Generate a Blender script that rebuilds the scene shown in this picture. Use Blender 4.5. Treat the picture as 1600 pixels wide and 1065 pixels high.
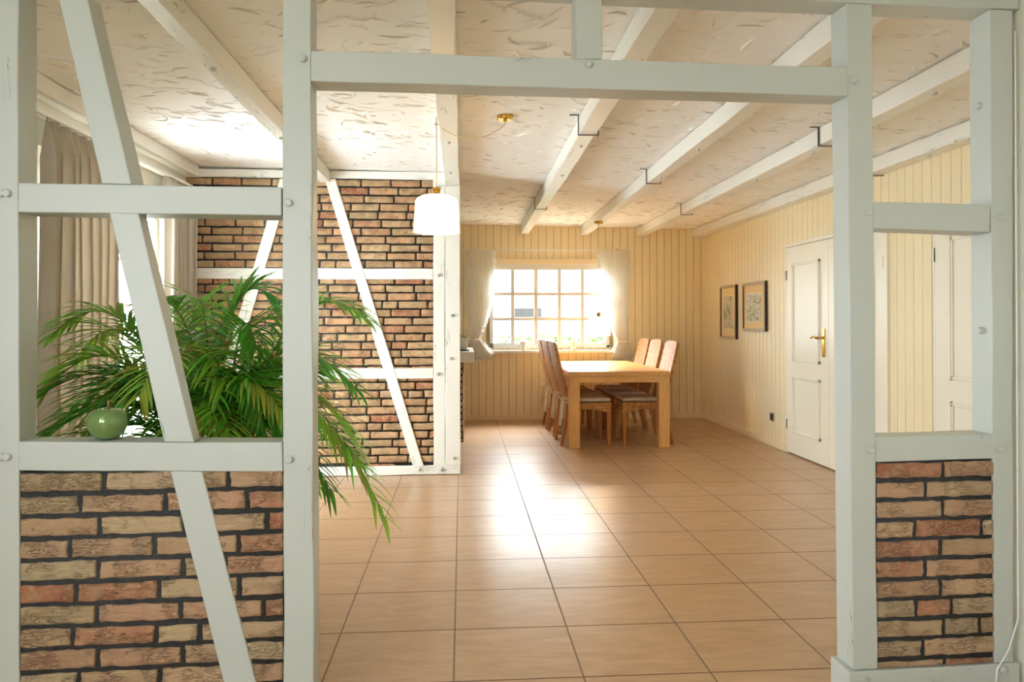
import bpy, bmesh, math, random
from mathutils import Vector, Matrix, noise
random.seed(7)
for o in list(bpy.data.objects): bpy.data.objects.remove(o)
SC = bpy.context.scene
COL = SC.collection
# ------------------------------------------------------------------ camera
F, YAW, PIT, ROL, SY, H = 1130.0, .0693, .0046, .0017, -36.85, 1.24
cy, sy, cp, sp, cr, sr = math.cos(YAW), math.sin(YAW), math.cos(PIT), math.sin(PIT), math.cos(ROL), math.sin(ROL)
_x = Vector((cy, -sy, 0)); _y = Vector((sy, cy, 0)); _z = Vector((0, 0, 1))
FWD = _y*cp + _z*sp; _u = _z*cp - _y*sp
RGT = _x*cr - _u*sr; UPV = _x*sr + _u*cr
CAMP = Vector((0, 0, H))
cam = bpy.data.cameras.new('camera'); camo = bpy.data.objects.new('camera', cam); COL.objects.link(camo)
camo.matrix_world = Matrix(((RGT.x, UPV.x, -FWD.x, 0), (RGT.y, UPV.y, -FWD.y, 0), (RGT.z, UPV.z, -FWD.z, H), (0, 0, 0, 1)))
cam.sensor_width = 36; cam.sensor_fit = 'HORIZONTAL'; cam.lens = F/1600*36; cam.shift_y = SY/1600
cam.clip_start = .05; cam.clip_end = 200
SC.camera = camo
# ------------------------------------------------------------------ light, exposure
SC.view_settings.view_transform = 'Standard'; SC.view_settings.look = 'None'
SC.view_settings.gamma = 1; SC.view_settings.use_curve_mapping = False
SC.view_settings.exposure = 0.4
WORLD_STRENGTH = 12.0
world = bpy.data.worlds.new('sky'); SC.world = world; world.use_nodes = True
wn = world.node_tree.nodes; wl = world.node_tree.links
bg = wn['Background']; bg.inputs[0].default_value = (.80, .91, 1, 1); bg.inputs[1].default_value = WORLD_STRENGTH
SC.cycles.max_bounces = 10; SC.cycles.diffuse_bounces = 7; SC.cycles.glossy_bounces = 4
SC.cycles.transmission_bounces = 6; SC.cycles.transparent_max_bounces = 16
SC.cycles.sample_clamp_indirect = 6; SC.cycles.caustics_reflective = False; SC.cycles.caustics_refractive = False
SC.cycles.use_denoising = True
def area(name, loc, rot, sx, sz, power=None, color=(1, 1, 1), portal=False, spread=None):
    l = bpy.data.lights.new(name, 'AREA'); l.shape = 'RECTANGLE'; l.size = sx; l.size_y = sz
    l.energy = power or 1; l.color = color
    if portal: l.cycles.is_portal = True
    if spread: l.spread = spread
    o = bpy.data.objects.new(name, l); COL.objects.link(o); o.location = loc; o.rotation_euler = rot
    return o
PI = math.pi
DOOR_FILL, WIN_FILL = 640, 1900
area('window_light', (1.09, 9.3, 1.4), (-PI/2, 0, 0), 1.7, 1.1, portal=True)
area('window_light', (-2.33, 4.75, 1.1), (0, -PI/2, 0), 2.2, 1.9, portal=True)
area('window_light', (-1.5, -2.3, 1.5), (PI/2, 0, 0), 1.2, 1.2, portal=True)
area('window_light', (-2.33, -.45, 1.55), (0, -PI/2, 0), 1.3, 1.5, portal=True)
# daylight: lamps added beyond the garden door and above the back window for brightness
area('daylight_fill', (-3.6, 4.75, 1.0), (0, -PI/2, 0), 2.0, 3.4, power=DOOR_FILL, color=(.78, .90, 1))
area('daylight_fill', (1.1, 10.6, 3.4), (-.95, 0, 0), 3.6, 2.0, power=WIN_FILL, color=(.92, .97, 1))

# ------------------------------------------------------------------ pixel -> place on a known plane
def ray(u, v): return RGT*((u-800)/F) - UPV*((v-532.5-SY)/F) + FWD
def onX(u, v, x): d = ray(u, v); return CAMP + d*(x/d.x)
def onY(u, v, y): d = ray(u, v); return CAMP + d*(y/d.y)
def onZ(u, v, z): d = ray(u, v); return CAMP + d*((z-H)/d.z)
FA, FB = 2.234, .0265
def onF(u, v, off=0): d = ray(u, v); return CAMP + d*((FA+off)/(d.y-FB*d.x))

# ------------------------------------------------------------------ materials
def lin(c):
    return tuple(((x/255)/12.92 if x/255 <= .04045 else ((x/255+.055)/1.055)**2.4) for x in c)
class NT:
    def __init__(s, name):
        s.m = bpy.data.materials.new(name); s.m.use_nodes = True
        s.n = s.m.node_tree.nodes; s.l = s.m.node_tree.links
        s.b = s.n['Principled BSDF']; s.out = s.n['Material Output']
    def node(s, t, ins=None, **kw):
        nd = s.n.new(t)
        for k, v in kw.items(): setattr(nd, k, v)
        for k, v in (ins or {}).items():
            if hasattr(v, 'node'): s.l.new(v, nd.inputs[k])
            else: nd.inputs[k].default_value = v
        return nd
    def math(s, op, a, b=0.0, c=0.0):
        return s.node('ShaderNodeMath', {0: a, 1: b, 2: c}, operation=op).outputs[0]
    def mix(s, f, a, b, mode='MIX'):
        nd = s.node('ShaderNodeMix', data_type='RGBA', blend_type=mode)
        for i, v in ((0, f), (6, a), (7, b)):
            if hasattr(v, 'node'): s.l.new(v, nd.inputs[i])
            elif i == 0: nd.inputs[i].default_value = v
            else: nd.inputs[i].default_value = (*v[:3], 1)
        return nd.outputs[2]
    def ramp(s, f, stops):
        nd = s.node('ShaderNodeValToRGB', {0: f}); e = nd.color_ramp.elements
        while len(e) < len(stops): e.new(.5)
        for i, (p, c) in enumerate(stops):
            e[i].position = p; e[i].color = (*c[:3], 1) if not isinstance(c, (int, float)) else (c, c, c, 1)
        return nd.outputs[0]
    def coord(s, kind='Object', scale=(1, 1, 1)):
        t = s.node('ShaderNodeTexCoord').outputs[kind]
        return s.node('ShaderNodeMapping', {0: t, 3: scale}).outputs[0]
    def noise(s, vec, scale=5, detail=4, rough=.5, dist=0):
        return s.node('ShaderNodeTexNoise', {'Vector': vec, 'Scale': scale, 'Detail': detail, 'Roughness': rough, 'Distortion': dist}).outputs[0]
    def bump(s, h, strength=.3, dist=.01):
        nd = s.node('ShaderNodeBump', {'Height': h, 'Strength': strength, 'Distance': dist})
        s.l.new(nd.outputs[0], s.b.inputs['Normal'])
    def base(s, c):
        if hasattr(c, 'node'): s.l.new(c, s.b.inputs['Base Color'])
        else: s.b.inputs['Base Color'].default_value = (*c[:3], 1)
    def set(s, **kw):
        for k, v in kw.items():
            k = k.replace('_', ' ')
            if hasattr(v, 'node'): s.l.new(v, s.b.inputs[k])
            else: s.b.inputs[k].default_value = v
M = {}
def simple(name, rgb, rough=.5, metal=0, var=.06, scale=12, bump=0, spec=.5, stretch=(1, 1, 1)):
    t = NT(name); v = t.coord('Object', stretch); n = t.noise(v, scale)
    c = lin(rgb); t.base(t.mix(n, tuple(x*(1-var) for x in c), tuple(min(1, x*(1+var)) for x in c)))
    t.set(Roughness=rough, Metallic=metal); t.b.inputs['Specular IOR Level'].default_value = spec
    if bump: t.bump(n, bump, .003)
    M[name] = t.m; return t.m
def wood_paint(name, rgb, crack=True, rough=.38, th=.62, cw=.0035):
    # uv: u along the timber, v around it (metres)
    t = NT(name)
    uv = t.node('ShaderNodeUVMap').outputs[0]
    g = t.node('ShaderNodeMapping', {0: uv, 3: (6, 160, 1)}).outputs[0]
    grain = t.noise(g, 1, 3, .6)
    lo = t.noise(t.coord('Object'), 2.2, 3)
    c = lin(rgb)
    col = t.mix(lo, tuple(x*.95 for x in c), tuple(min(1, x*1.04) for x in c))
    col = t.mix(t.math('MULTIPLY', grain, .10), col, tuple(x*.7 for x in c))
    h = grain
    if crack:
        w = t.node('ShaderNodeMapping', {0: uv, 3: (1.3, 14, 1)}).outputs[0]
        wob = t.noise(w, 1.0, 4, .65, .3)
        line = t.ramp(t.math('ABSOLUTE', t.math('SUBTRACT', wob, .5)), [(0, 1), (cw, 0)])
        w2 = t.node('ShaderNodeMapping', {0: uv, 1: (3.3, 7.1, 0), 3: (1.6, 5, 1)}).outputs[0]
        mask = t.ramp(t.noise(w2, 1.0, 2), [(th, 0), (th+.04, 1)])
        cr_ = t.math('MULTIPLY', line, mask)
        col = t.mix(cr_, col, lin((70, 62, 50)))
        h = t.math('SUBTRACT', t.math('MULTIPLY', grain, .25), cr_)
    t.base(col); t.set(Roughness=rough); t.bump(h, .35, .0015)
    M[name] = t.m
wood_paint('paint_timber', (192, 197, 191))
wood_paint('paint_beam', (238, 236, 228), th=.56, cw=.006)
wood_paint('paint_smooth', (236, 232, 218), crack=False)
simple('plaster', (246, 244, 241), .75, var=.02, scale=6, bump=.05)
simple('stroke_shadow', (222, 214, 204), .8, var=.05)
simple('wall_plain', (238, 236, 222), .6, var=.02, scale=4, bump=.05)
simple('panel_cream', (240, 224, 186), .5, var=.03, scale=3, bump=.04, stretch=(8, 8, 1))
simple('panel_gap', (150, 132, 95), .8)
simple('door_paint', (240, 234, 216), .35, var=.02, scale=3)
simple('mortar', (58, 58, 58), .95, var=.5, scale=90, bump=.8)
simple('white_frame', (240, 240, 236), .3, var=.02)
simple('brass', (214, 164, 70), .2, 1, var=.04)
simple('steel', (150, 148, 142), .35, 1)
simple('strap', (84, 76, 64), .5, .6)
simple('dark', (45, 42, 38), .6)
simple('sheer_band', (240, 236, 226), .8)
simple('ceramic_white', (242, 238, 228), .3, var=.02)
simple('green_dark', (40, 70, 40), .4)
simple('soil', (60, 44, 32), .95, var=.4, scale=60)
simple('planter', (205, 196, 180), .5)
simple('cushion', (236, 224, 202), .85, var=.04, scale=60, bump=.2)
simple('ribbon', (222, 208, 178), .85, var=.04, scale=60)
simple('picture_frame', (176, 158, 120), .45, var=.2, scale=120)
simple('frame_side', (52, 34, 22), .5)
simple('mat_board', (228, 198, 140), .8, var=.02)
simple('paper', (240, 230, 215), .8)
simple('render_white', (225, 225, 222), .8)
simple('roof_grey', (120, 125, 130), .7)
simple('grass', (158, 160, 142), .9, var=.3, scale=8)
simple('paving', (200, 196, 188), .85, var=.06, scale=5)
simple('stem_brown', (150, 105, 75), .4, .3)
simple('petal', (205, 60, 80), .6)
def wood(name, a, b, rough=.35, sc=1.0, axis=(1, 1, 8)):
    t = NT(name); v = t.coord('Object', axis)
    n = t.noise(v, 6*sc, 5, .6, 1.2); n2 = t.noise(v, 40*sc, 3, .6)
    f = t.math('ADD', t.math('MULTIPLY', n, .7), t.math('MULTIPLY', n2, .3))
    t.base(t.ramp(f, [(.3, lin(a)), (.7, lin(b))])); t.set(Roughness=rough); t.bump(n2, .08, .002); M[name] = t.m
wood('oak_x', (205, 146, 78), (232, 184, 118), .3, axis=(1, 8, 8))
wood('oak_y', (205, 146, 78), (232, 184, 118), .3, axis=(8, 1, 8))
wood('oak_z', (205, 146, 78), (232, 184, 118), .35, axis=(8, 8, 1))
wood('leg_wood', (160, 96, 44), (190, 122, 60), .4, axis=(8, 8, 1))
def mk_weave():
    t = NT('weave'); v = t.coord('Object')
    sep = t.node('ShaderNodeSeparateXYZ', {0: v})
    z = t.math('SINE', t.math('MULTIPLY', sep.outputs[2], 2*PI/.011))
    n = t.noise(v, 30, 3)
    f = t.math('ADD', t.math('MULTIPLY', z, .28), n)
    t.base(t.ramp(f, [(.2, lin((140, 86, 40))), (.5, lin((198, 136, 74))), (.85, lin((226, 172, 110)))]))
    t.set(Roughness=.42); t.bump(z, .6, .003); M['weave'] = t.m
mk_weave()
def mk_brick():
    t = NT('brick'); v = t.coord('Object')
    at = t.node('ShaderNodeAttribute', attribute_name='tint').outputs[0]
    n1 = t.noise(v, 26, 5, .65, .6)
    n2 = t.noise(v, 260, 4, .75)
    st = t.noise(t.node('ShaderNodeMapping', {0: v, 3: (1, 1, 3.5)}).outputs[0], 30, 8, .72, .9)
    col = t.mix(t.ramp(n1, [(.35, 0), (.65, 1)]), at, lin((222, 196, 152)))
    col = t.mix(.55, at, col)
    dark = t.math('MULTIPLY', t.ramp(t.math('ABSOLUTE', t.math('SUBTRACT', st, .5)), [(0, 1), (.022, 0)]), t.ramp(t.noise(v, 14, 2), [(.45, 0), (.56, 1)]))
    col = t.mix(t.math('MULTIPLY', dark, .55), col, lin((78, 52, 34)))
    col = t.mix(t.ramp(n2, [(.38, .4), (.6, 0)]), col, t.mix(1, col, (.6, .55, .5), 'MULTIPLY'))
    t.base(col); t.set(Roughness=.85)
    h = t.math('ADD', t.math('MULTIPLY', st, 1.2), t.math('MULTIPLY', n2, .35))
    h = t.math('SUBTRACT', h, t.math('MULTIPLY', dark, .5))
    t.bump(h, 1.0, .009); M['brick'] = t.m
mk_brick()
GX, GY, TW, TD = -.4808, 3.3404, .4512, .42
def mk_floor():
    t = NT('floor_tile'); v = t.coord('Object'); sep = t.node('ShaderNodeSeparateXYZ', {0: v})
    def cell(s_, o, w, hw):
        a = t.math('DIVIDE', t.math('SUBTRACT', s_, o), w)
        fr = t.math('FRACT', a); d = t.math('MINIMUM', fr, t.math('SUBTRACT', 1.0, fr))
        return t.math('LESS_THAN', d, hw/w), t.math('FLOOR', a)
    gx, ix = cell(sep.outputs[0], GX, TW, .0034); gy, iy = cell(sep.outputs[1], GY, TD, .0036)
    g = t.math('MAXIMUM', gx, gy)
    idv = t.node('ShaderNodeCombineXYZ', {0: ix, 1: iy}).outputs[0]
    wn_ = t.node('ShaderNodeTexWhiteNoise', {0: idv}, noise_dimensions='2D').outputs[0]
    off = t.node('ShaderNodeVectorMath', {0: v, 1: t.node('ShaderNodeVectorMath', {0: idv, 1: (3.1, 7.7, 0)}, operation='MULTIPLY').outputs[0]}, operation='ADD').outputs[0]
    st = t.noise(t.node('ShaderNodeMapping', {0: off, 3: (2.2, 9, 1)}).outputs[0], 2.2, 6, .62, .8)
    fine = t.noise(off, 70, 3, .6)
    c = t.ramp(st, [(.3, lin((172, 138, 103))), (.5, lin((187, 153, 117))), (.72, lin((203, 171, 136)))])
    c = t.mix(t.math('MULTIPLY', fine, .25), c, lin((172, 128, 88)))
    c = t.mix(t.math('MULTIPLY', wn_, .12), c, lin((180, 140, 105)))
    c = t.mix(gx, c, lin((128, 106, 84)))
    c = t.mix(gy, c, lin((100, 72, 50)))
    t.base(c)
    r = t.math('ADD', t.math('MULTIPLY', g, .5), t.math('ADD', .25, t.math('MULTIPLY', fine, .08)))
    t.set(Roughness=r); t.b.inputs['Specular IOR Level'].default_value = .9
    h = t.math('SUBTRACT', t.math('MULTIPLY', st, .25), g)
    t.bump(h, .35, .0015); M['floor_tile'] = t.m
mk_floor()
def mk_cloth(name, rgb, transl=.4, transp=0.0, scale=500):
    t = NT(name); v = t.coord('Object')
    n = t.noise(v, scale, 2); c = lin(rgb)
    col = t.mix(n, tuple(x*.92 for x in c), c)
    d = t.node('ShaderNodeBsdfDiffuse', {0: col}).outputs[0]; tr = t.node('ShaderNodeBsdfTranslucent', {0: col}).outputs[0]
    mx = t.node('ShaderNodeMixShader', {0: transl, 1: d, 2: tr}).outputs[0]
    if transp:
        tp = t.node('ShaderNodeBsdfTransparent').outputs[0]
        mx = t.node('ShaderNodeMixShader', {0: transp, 1: mx, 2: tp}).outputs[0]
    t.l.new(mx, t.out.inputs[0]); M[name] = t.m
mk_cloth('drape', (214, 203, 188), .22)
mk_cloth('sheer', (252, 250, 246), .42, .22)
def mk_glass():
    t = NT('pane_glass')
    tp = t.node('ShaderNodeBsdfTransparent', {0: (.97, .98, .97, 1)}).outputs[0]
    gl = t.node('ShaderNodeBsdfGlossy', {'Roughness': .02}).outputs[0]
    fc = t.node('ShaderNodeLayerWeight', {0: .5}).outputs['Facing']
    fr = t.math('ADD', .03, t.math('MULTIPLY', t.math('POWER', fc, 5.0), .6))
    t.l.new(t.node('ShaderNodeMixShader', {0: fr, 1: tp, 2: gl}).outputs[0], t.out.inputs[0]); M['pane_glass'] = t.m
mk_glass()
def mk_leaf(name, hue):
    t = NT(name); at = t.node('ShaderNodeAttribute', attribute_name='tint').outputs[0]
    n = t.noise(t.coord('Object'), 9, 3)
    col = t.mix(t.math('MULTIPLY', n, .5), at, lin(hue))
    d = t.node('ShaderNodeBsdfPrincipled', {'Base Color': col, 'Roughness': .35}).outputs[0]
    tr = t.node('ShaderNodeBsdfTranslucent', {0: col}).outputs[0]
    t.l.new(t.node('ShaderNodeMixShader', {0: .5, 1: d, 2: tr}).outputs[0], t.out.inputs[0]); M[name] = t.m
mk_leaf('leaf', (110, 180, 60)); mk_leaf('hedge_leaf', (60, 100, 45))
def mk_shade():
    t = NT('lamp_fabric')
    d = t.node('ShaderNodeBsdfTranslucent', {0: (*lin((250, 236, 205)), 1)}).outputs[0]
    d2 = t.node('ShaderNodeBsdfDiffuse', {0: (*lin((250, 240, 215)), 1)}).outputs[0]
    mx = t.node('ShaderNodeMixShader', {0: .5, 1: d, 2: d2}).outputs[0]
    em = t.node('ShaderNodeEmission', {0: (1, .84, .56, 1), 1: SHADE_EMIT}).outputs[0]
    t.l.new(t.node('ShaderNodeAddShader', {0: mx, 1: em}).outputs[0], t.out.inputs[0]); M['lamp_fabric'] = t.m
SHADE_EMIT = 1.2
mk_shade()
def mk_apple():
    t = NT('apple_glaze'); n = t.noise(t.coord('Object'), 8, 3)
    t.base(t.mix(n, lin((92, 130, 60)), lin((136, 168, 104))))
    t.set(Roughness=.08, Metallic=.35); t.b.inputs['Coat Weight'].default_value = 1; t.b.inputs['Coat Roughness'].default_value = .03
    M['apple_glaze'] = t.m
mk_apple()
def mk_art(name, seedv, cols):
    t = NT(name); v = t.coord('Generated'); vv = t.node('ShaderNodeMapping', {0: v, 1: (seedv, seedv*2, 0)}).outputs[0]
    n = t.noise(vv, 3.2, 5, .65, .8)
    c = t.ramp(n, [(.3, lin(cols[0])), (.42, lin(cols[1])), (.52, lin(cols[2])), (.62, lin(cols[3]))])
    ed = t.noise(vv, 11, 5, .7, 2)
    ink = t.ramp(t.math('ABSOLUTE', t.math('SUBTRACT', ed, .5)), [(0, 1), (.03, 0)])
    t.base(t.mix(t.math('MULTIPLY', ink, .5), c, lin((60, 50, 45)))); t.set(Roughness=.7); M[name] = t.m
mk_art('art_lane', 1.3, [(110, 100, 95), (120, 150, 80), (225, 215, 190), (190, 140, 110)])
mk_art('art_village', 4.1, [(150, 110, 85), (150, 165, 90), (235, 225, 205), (170, 175, 180)])

# ------------------------------------------------------------------ mesh builder
class MB:
    def __init__(s): s.v = []; s.f = []; s.c = []; s.uv = {}; s.mi = []
    def add(s, vs, fs, col=None, mi=0):
        b = len(s.v); s.v += [Vector(p) for p in vs]
        for f in fs: s.f.append(tuple(i+b for i in f)); s.c.append(col); s.mi.append(mi)
        return b
    def box(s, x0, y0, z0, x1, y1, z1, col=None, mi=0):
        s.add([(x0, y0, z0), (x1, y0, z0), (x1, y1, z0), (x0, y1, z0), (x0, y0, z1), (x1, y0, z1), (x1, y1, z1), (x0, y1, z1)],
              [(0, 3, 2, 1), (4, 5, 6, 7), (0, 1, 5, 4), (1, 2, 6, 5), (2, 3, 7, 6), (3, 0, 4, 7)], col, mi); return s
    def prism(s, pts, ext, col=None, mi=0):
        n = len(pts); p = [Vector(q) for q in pts]; e = Vector(ext)
        s.add(p+[q+e for q in p], [tuple(range(n))[::-1], tuple(range(n, 2*n))]+[(i, (i+1) % n, (i+1) % n+n, i+n) for i in range(n)], col, mi); return s
    def timber(s, p0, p1, q0, q1, ext, n=14, amp=.002, seed=0):
        """front face edges p0->p1 and q0->q1 run along the grain; ext = thickness vector. uv in metres."""
        p0, p1, q0, q1, ext = map(Vector, (p0, p1, q0, q1, ext))
        L = (p1-p0).length; W = (q0-p0).length; D = ext.length
        pd = (q0-p0).normalized(); ed = ext.normalized(); rings = []
        for i in range(n+1):
            t = i/n; a = p0.lerp(p1, t); b = q0.lerp(q1, t); r = []
            for k, (base, dx) in enumerate(((a, -1), (b, 1), (b+ext, 1), (a+ext, -1))):
                nz = noise.noise(Vector((t*L*3, k*5.3+seed*11.7, seed))); nz2 = noise.noise(Vector((t*L*4, k*3.1+seed*7.7, 9+seed)))
                r.append(base + pd*(nz*amp*2.2) + ed*(nz2*amp*.7))
            rings.append(r)
        b0 = len(s.v); s.v += [p for r in rings for p in r]
        vo = [0, W, W+D, 2*W+D, 2*W+2*D]; so = seed*1.37
        for i in range(n):
            for k in range(4):
                k2 = (k+1) % 4; f = (b0+i*4+k, b0+i*4+k2, b0+(i+1)*4+k2, b0+(i+1)*4+k)
                u0, u1 = L*i/n+so*3, L*(i+1)/n+so*3
                s.uv[len(s.f)] = [(u0, vo[k]+so), (u0, vo[k+1]+so), (u1, vo[k+1]+so), (u1, vo[k]+so)]
                s.f.append(f); s.c.append(None); s.mi.append(0)
        for f in ((b0+3, b0+2, b0+1, b0), tuple(b0+n*4+k for k in range(4))):
            s.uv[len(s.f)] = [(0, 0), (.02, 0), (.02, .02), (0, .02)]
            s.f.append(f); s.c.append(None); s.mi.append(0)
        return s
    def tube(s, path, r, n=8, col=None, cap=True, mi=0):
        path = [Vector(p) for p in path]; rs = r if isinstance(r, (list, tuple)) else [r]*len(path); rings = []; ref = None
        for i, p in enumerate(path):
            t = (path[min(i+1, len(path)-1)]-path[max(i-1, 0)]).normalized()
            if ref is None: ref = t.orthogonal().normalized()
            ref = (ref - t*ref.dot(t)).normalized(); bi = t.cross(ref)
            rings.append([p+(ref*math.cos(2*PI*k/n)+bi*math.sin(2*PI*k/n))*rs[i] for k in range(n)])
        vs = [q for r_ in rings for q in r_]; fs = [(i*n+k, i*n+(k+1) % n, (i+1)*n+(k+1) % n, (i+1)*n+k) for i in range(len(path)-1) for k in range(n)]
        if cap: fs += [tuple(range(n))[::-1], tuple(range((len(path)-1)*n, len(path)*n))]
        s.add(vs, fs, col, mi); return s
    def lathe(s, prof, c, n=24, col=None, mi=0, close=False):
        c = Vector(c); vs = []; fs = []
        for r, z in prof: vs += [c+Vector((r*math.cos(2*PI*k/n), r*math.sin(2*PI*k/n), z)) for k in range(n)]
        for i in range(len(prof)-1): fs += [(i*n+k, i*n+(k+1) % n, (i+1)*n+(k+1) % n, (i+1)*n+k) for k in range(n)]
        if close: fs += [tuple(range(n))[::-1], tuple(range((len(prof)-1)*n, len(prof)*n))]
        s.add(vs, fs, col, mi); return s
    def grid(s, fn, nu, nv, col=None, mi=0):
        vs = [fn(i/nu, j/nv) for j in range(nv+1) for i in range(nu+1)]
        fs = [(j*(nu+1)+i, j*(nu+1)+i+1, (j+1)*(nu+1)+i+1, (j+1)*(nu+1)+i) for j in range(nv) for i in range(nu)]
        s.add(vs, fs, col, mi); return s
    def build(s, name, mat, parent=None, smooth=False, bevel=0, seg=2, solid=0, auto=None):
        me = bpy.data.meshes.new(name)
        off = Vector(parent['_loc']) if parent is not None and '_loc' in parent else Vector((0, 0, 0))
        me.from_pydata([tuple(p-off) for p in s.v], [], s.f)
        mats = mat if isinstance(mat, (list, tuple)) else [mat]
        for m in mats: me.materials.append(M[m])
        if len(mats) > 1:
            for p, i in zip(me.polygons, s.mi): p.material_index = i
        if any(c is not None for c in s.c):
            ca = me.color_attributes.new('tint', 'FLOAT_COLOR', 'CORNER')
            for p in me.polygons:
                c = s.c[p.index] or (.5, .5, .5)
                for li in p.loop_indices: ca.data[li].color = (*c, 1)
        if s.uv:
            ul = me.uv_layers.new(name='UVMap')
            for p in me.polygons:
                u = s.uv.get(p.index)
                if u:
                    for li, q in zip(p.loop_indices, u): ul.data[li].uv = q
        if smooth:
            for p in me.polygons: p.use_smooth = True
        bm = bmesh.new(); bm.from_mesh(me); bmesh.ops.recalc_face_normals(bm, faces=bm.faces); bm.to_mesh(me); bm.free()
        me.update()
        o = bpy.data.objects.new(name, me); COL.objects.link(o)
        if parent is not None: o.parent = parent
        if bevel:
            m = o.modifiers.new('bevel', 'BEVEL'); m.width = bevel; m.segments = seg; m.limit_method = 'ANGLE'; m.angle_limit = math.radians(50); m.harden_normals = True
            for p in me.polygons: p.use_smooth = True
        if solid:
            m = o.modifiers.new('solid', 'SOLIDIFY'); m.thickness = solid; m.offset = 0
        return o
def thing(name, label, cat, loc=(0, 0, 0), group=None, rz=0):
    o = bpy.data.objects.new(name, None); COL.objects.link(o); o.location = loc; o['_loc'] = list(loc)
    o.rotation_euler = (0, 0, rz); o.empty_display_size = .1
    o['label'] = label; o['category'] = cat
    if group: o['group'] = group
    return o
def tag(o, label, cat, group=None):
    o['label'] = label; o['category'] = cat
    if group: o['group'] = group
    return o
def struct(o): o['kind'] = 'structure'; return o
def sempty(name, loc=(0, 0, 0)):
    o = bpy.data.objects.new(name, None); COL.objects.link(o); o.location = loc; o['_loc'] = list(loc); o['kind'] = 'structure'; return o

# ------------------------------------------------------------------ shell
XL, XR, YB, ZC, YR = -2.2, 3.065, 9.05, 2.47, -2.2
def zc(x): return 2.442-.012*x      # the old ceiling falls slightly to the right
XN = 1.86           # near room's right wall
YD = 5.86           # far timber divider, front face
m = MB(); m.box(-2.5, YR-.3, -.15, XR+.3, YB+.35, 0); struct(m.build('floor', 'floor_tile'))
# ceiling with trowelled strokes in relief
m = MB(); m.prism([(-2.5, YR-.3, zc(-2.5)), (XR+.3, YR-.3, zc(XR+.3)), (XR+.3, YR-.3, 2.62), (-2.5, YR-.3, 2.62)], (0, YB-YR+.65, 0))
rnd = random.Random(3)
def stroke(m, x, y, L, w, ang, bend, h, mi):
    n = 6; vs = []; ca, sa = math.cos(ang), math.sin(ang)
    for i in range(n+1):
        t = i/n-.5; u = t*L; v = bend*(t*t-.08)*L; ww = w*(1-(2*abs(t))**2.2)+.0006; hh = h*(1-(2*abs(t))**2)+.0002
        for k, (dv, dz) in enumerate(((-ww, .001), (-ww*.1, -hh), (ww, .001))):
            a, b = u, v+dv; vs.append((x+a*ca-b*sa, y+a*sa+b*ca, zc(x+a*ca-b*sa)+dz))
    m.add(vs, [(i*3+k, i*3+k+1, i*3+k+4, i*3+k+3) for i in range(n) for k in range(2)], None, mi)
for i in range(2700):
    y = 2.3+6.7*rnd.random(); x = -2.1+5.1*rnd.random()
    ang = rnd.gauss(0, .55) if rnd.random() < .8 else rnd.uniform(0, PI)
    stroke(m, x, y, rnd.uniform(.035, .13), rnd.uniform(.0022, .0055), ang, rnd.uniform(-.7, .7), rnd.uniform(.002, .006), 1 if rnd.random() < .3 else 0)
for i in range(420):
    y = 2.3+2.6*rnd.random(); x = -2.1+5.1*rnd.random()
    stroke(m, x, y, rnd.uniform(.07, .17), rnd.uniform(.004, .008), rnd.gauss(0, .9), rnd.uniform(-1.5, 1.5), rnd.uniform(.006, .011), 0 if rnd.random() < .8 else 1)
struct(m.build('ceiling', ['plaster', 'stroke_shadow']))

def boards_back(m, x0, x1, z0, z1, y, pitch=.0945, start=0.0, holes=()):
    n0 = math.floor((x0-start)/pitch); x = start+n0*pitch
    while x < x1:
        a, b = max(x+.0015, x0), min(x+pitch-.0015, x1)
        spans = [(z0, z1)]
        for hx0, hx1, hz0, hz1 in holes:
            if b > hx0 and a < hx1:
                ns = []
                for s0, s1 in spans:
                    if hz0 > s0: ns.append((s0, min(s1, hz0)))
                    if hz1 < s1: ns.append((max(s0, hz1), s1))
                spans = ns
                if a < hx0 < b: pass
        for s0, s1 in spans:
            if b > a and s1 > s0: m.prism([(a, y, s0), (a+.004, y-.007, s0), (b-.004, y-.007, s0), (b, y, s0)], (0, 0, s1-s0), None, 0)
        x += pitch
# back wall with window hole
WX0, WX1, WZ0, WZ1 = .36, 1.86, .90, 1.96
m = MB()
for a in ((-2.5, WX0, 0, ZC), (WX1, XR+.3, 0, ZC), (WX0, WX1, 0, WZ0), (WX0, WX1, WZ1, ZC)): m.box(a[0], YB, a[2], a[1], YB+.25, a[3], None, 1)
boards_back(m, -2.2, XR, 0, ZC, YB, start=.02, holes=[(WX0, WX1, WZ0, WZ1)])
struct(m.build('wall_back', ['panel_cream', 'panel_gap']))
# right wall, doors fitted against it
DY1, DY0 = 6.60, 5.02; D2Y1, D2Y0 = 4.47, 3.55; DZ = 1.92
m = MB(); m.box(XR, 2.2, 0, XR+.25, YB+.25, ZC, None, 1)
y = YB
while y > 2.35:
    a, b = max(y-.0945+.0015, 2.3), y-.0015; spans = [(0, ZC)]
    mid = (a+b)/2
    if DY0-.02 < mid < DY1+.02 or D2Y0-.02 < mid < D2Y1+.02: spans = [(DZ+.03, ZC)]
    for s0, s1 in spans: m.prism([(XR, a, s0), (XR-.007, a+.004, s0), (XR-.007, b-.004, s0), (XR, b, s0)], (0, 0, s1-s0), None, 0)
    y -= .0945
struct(m.build('wall_right', ['panel_cream', 'panel_gap']))
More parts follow.
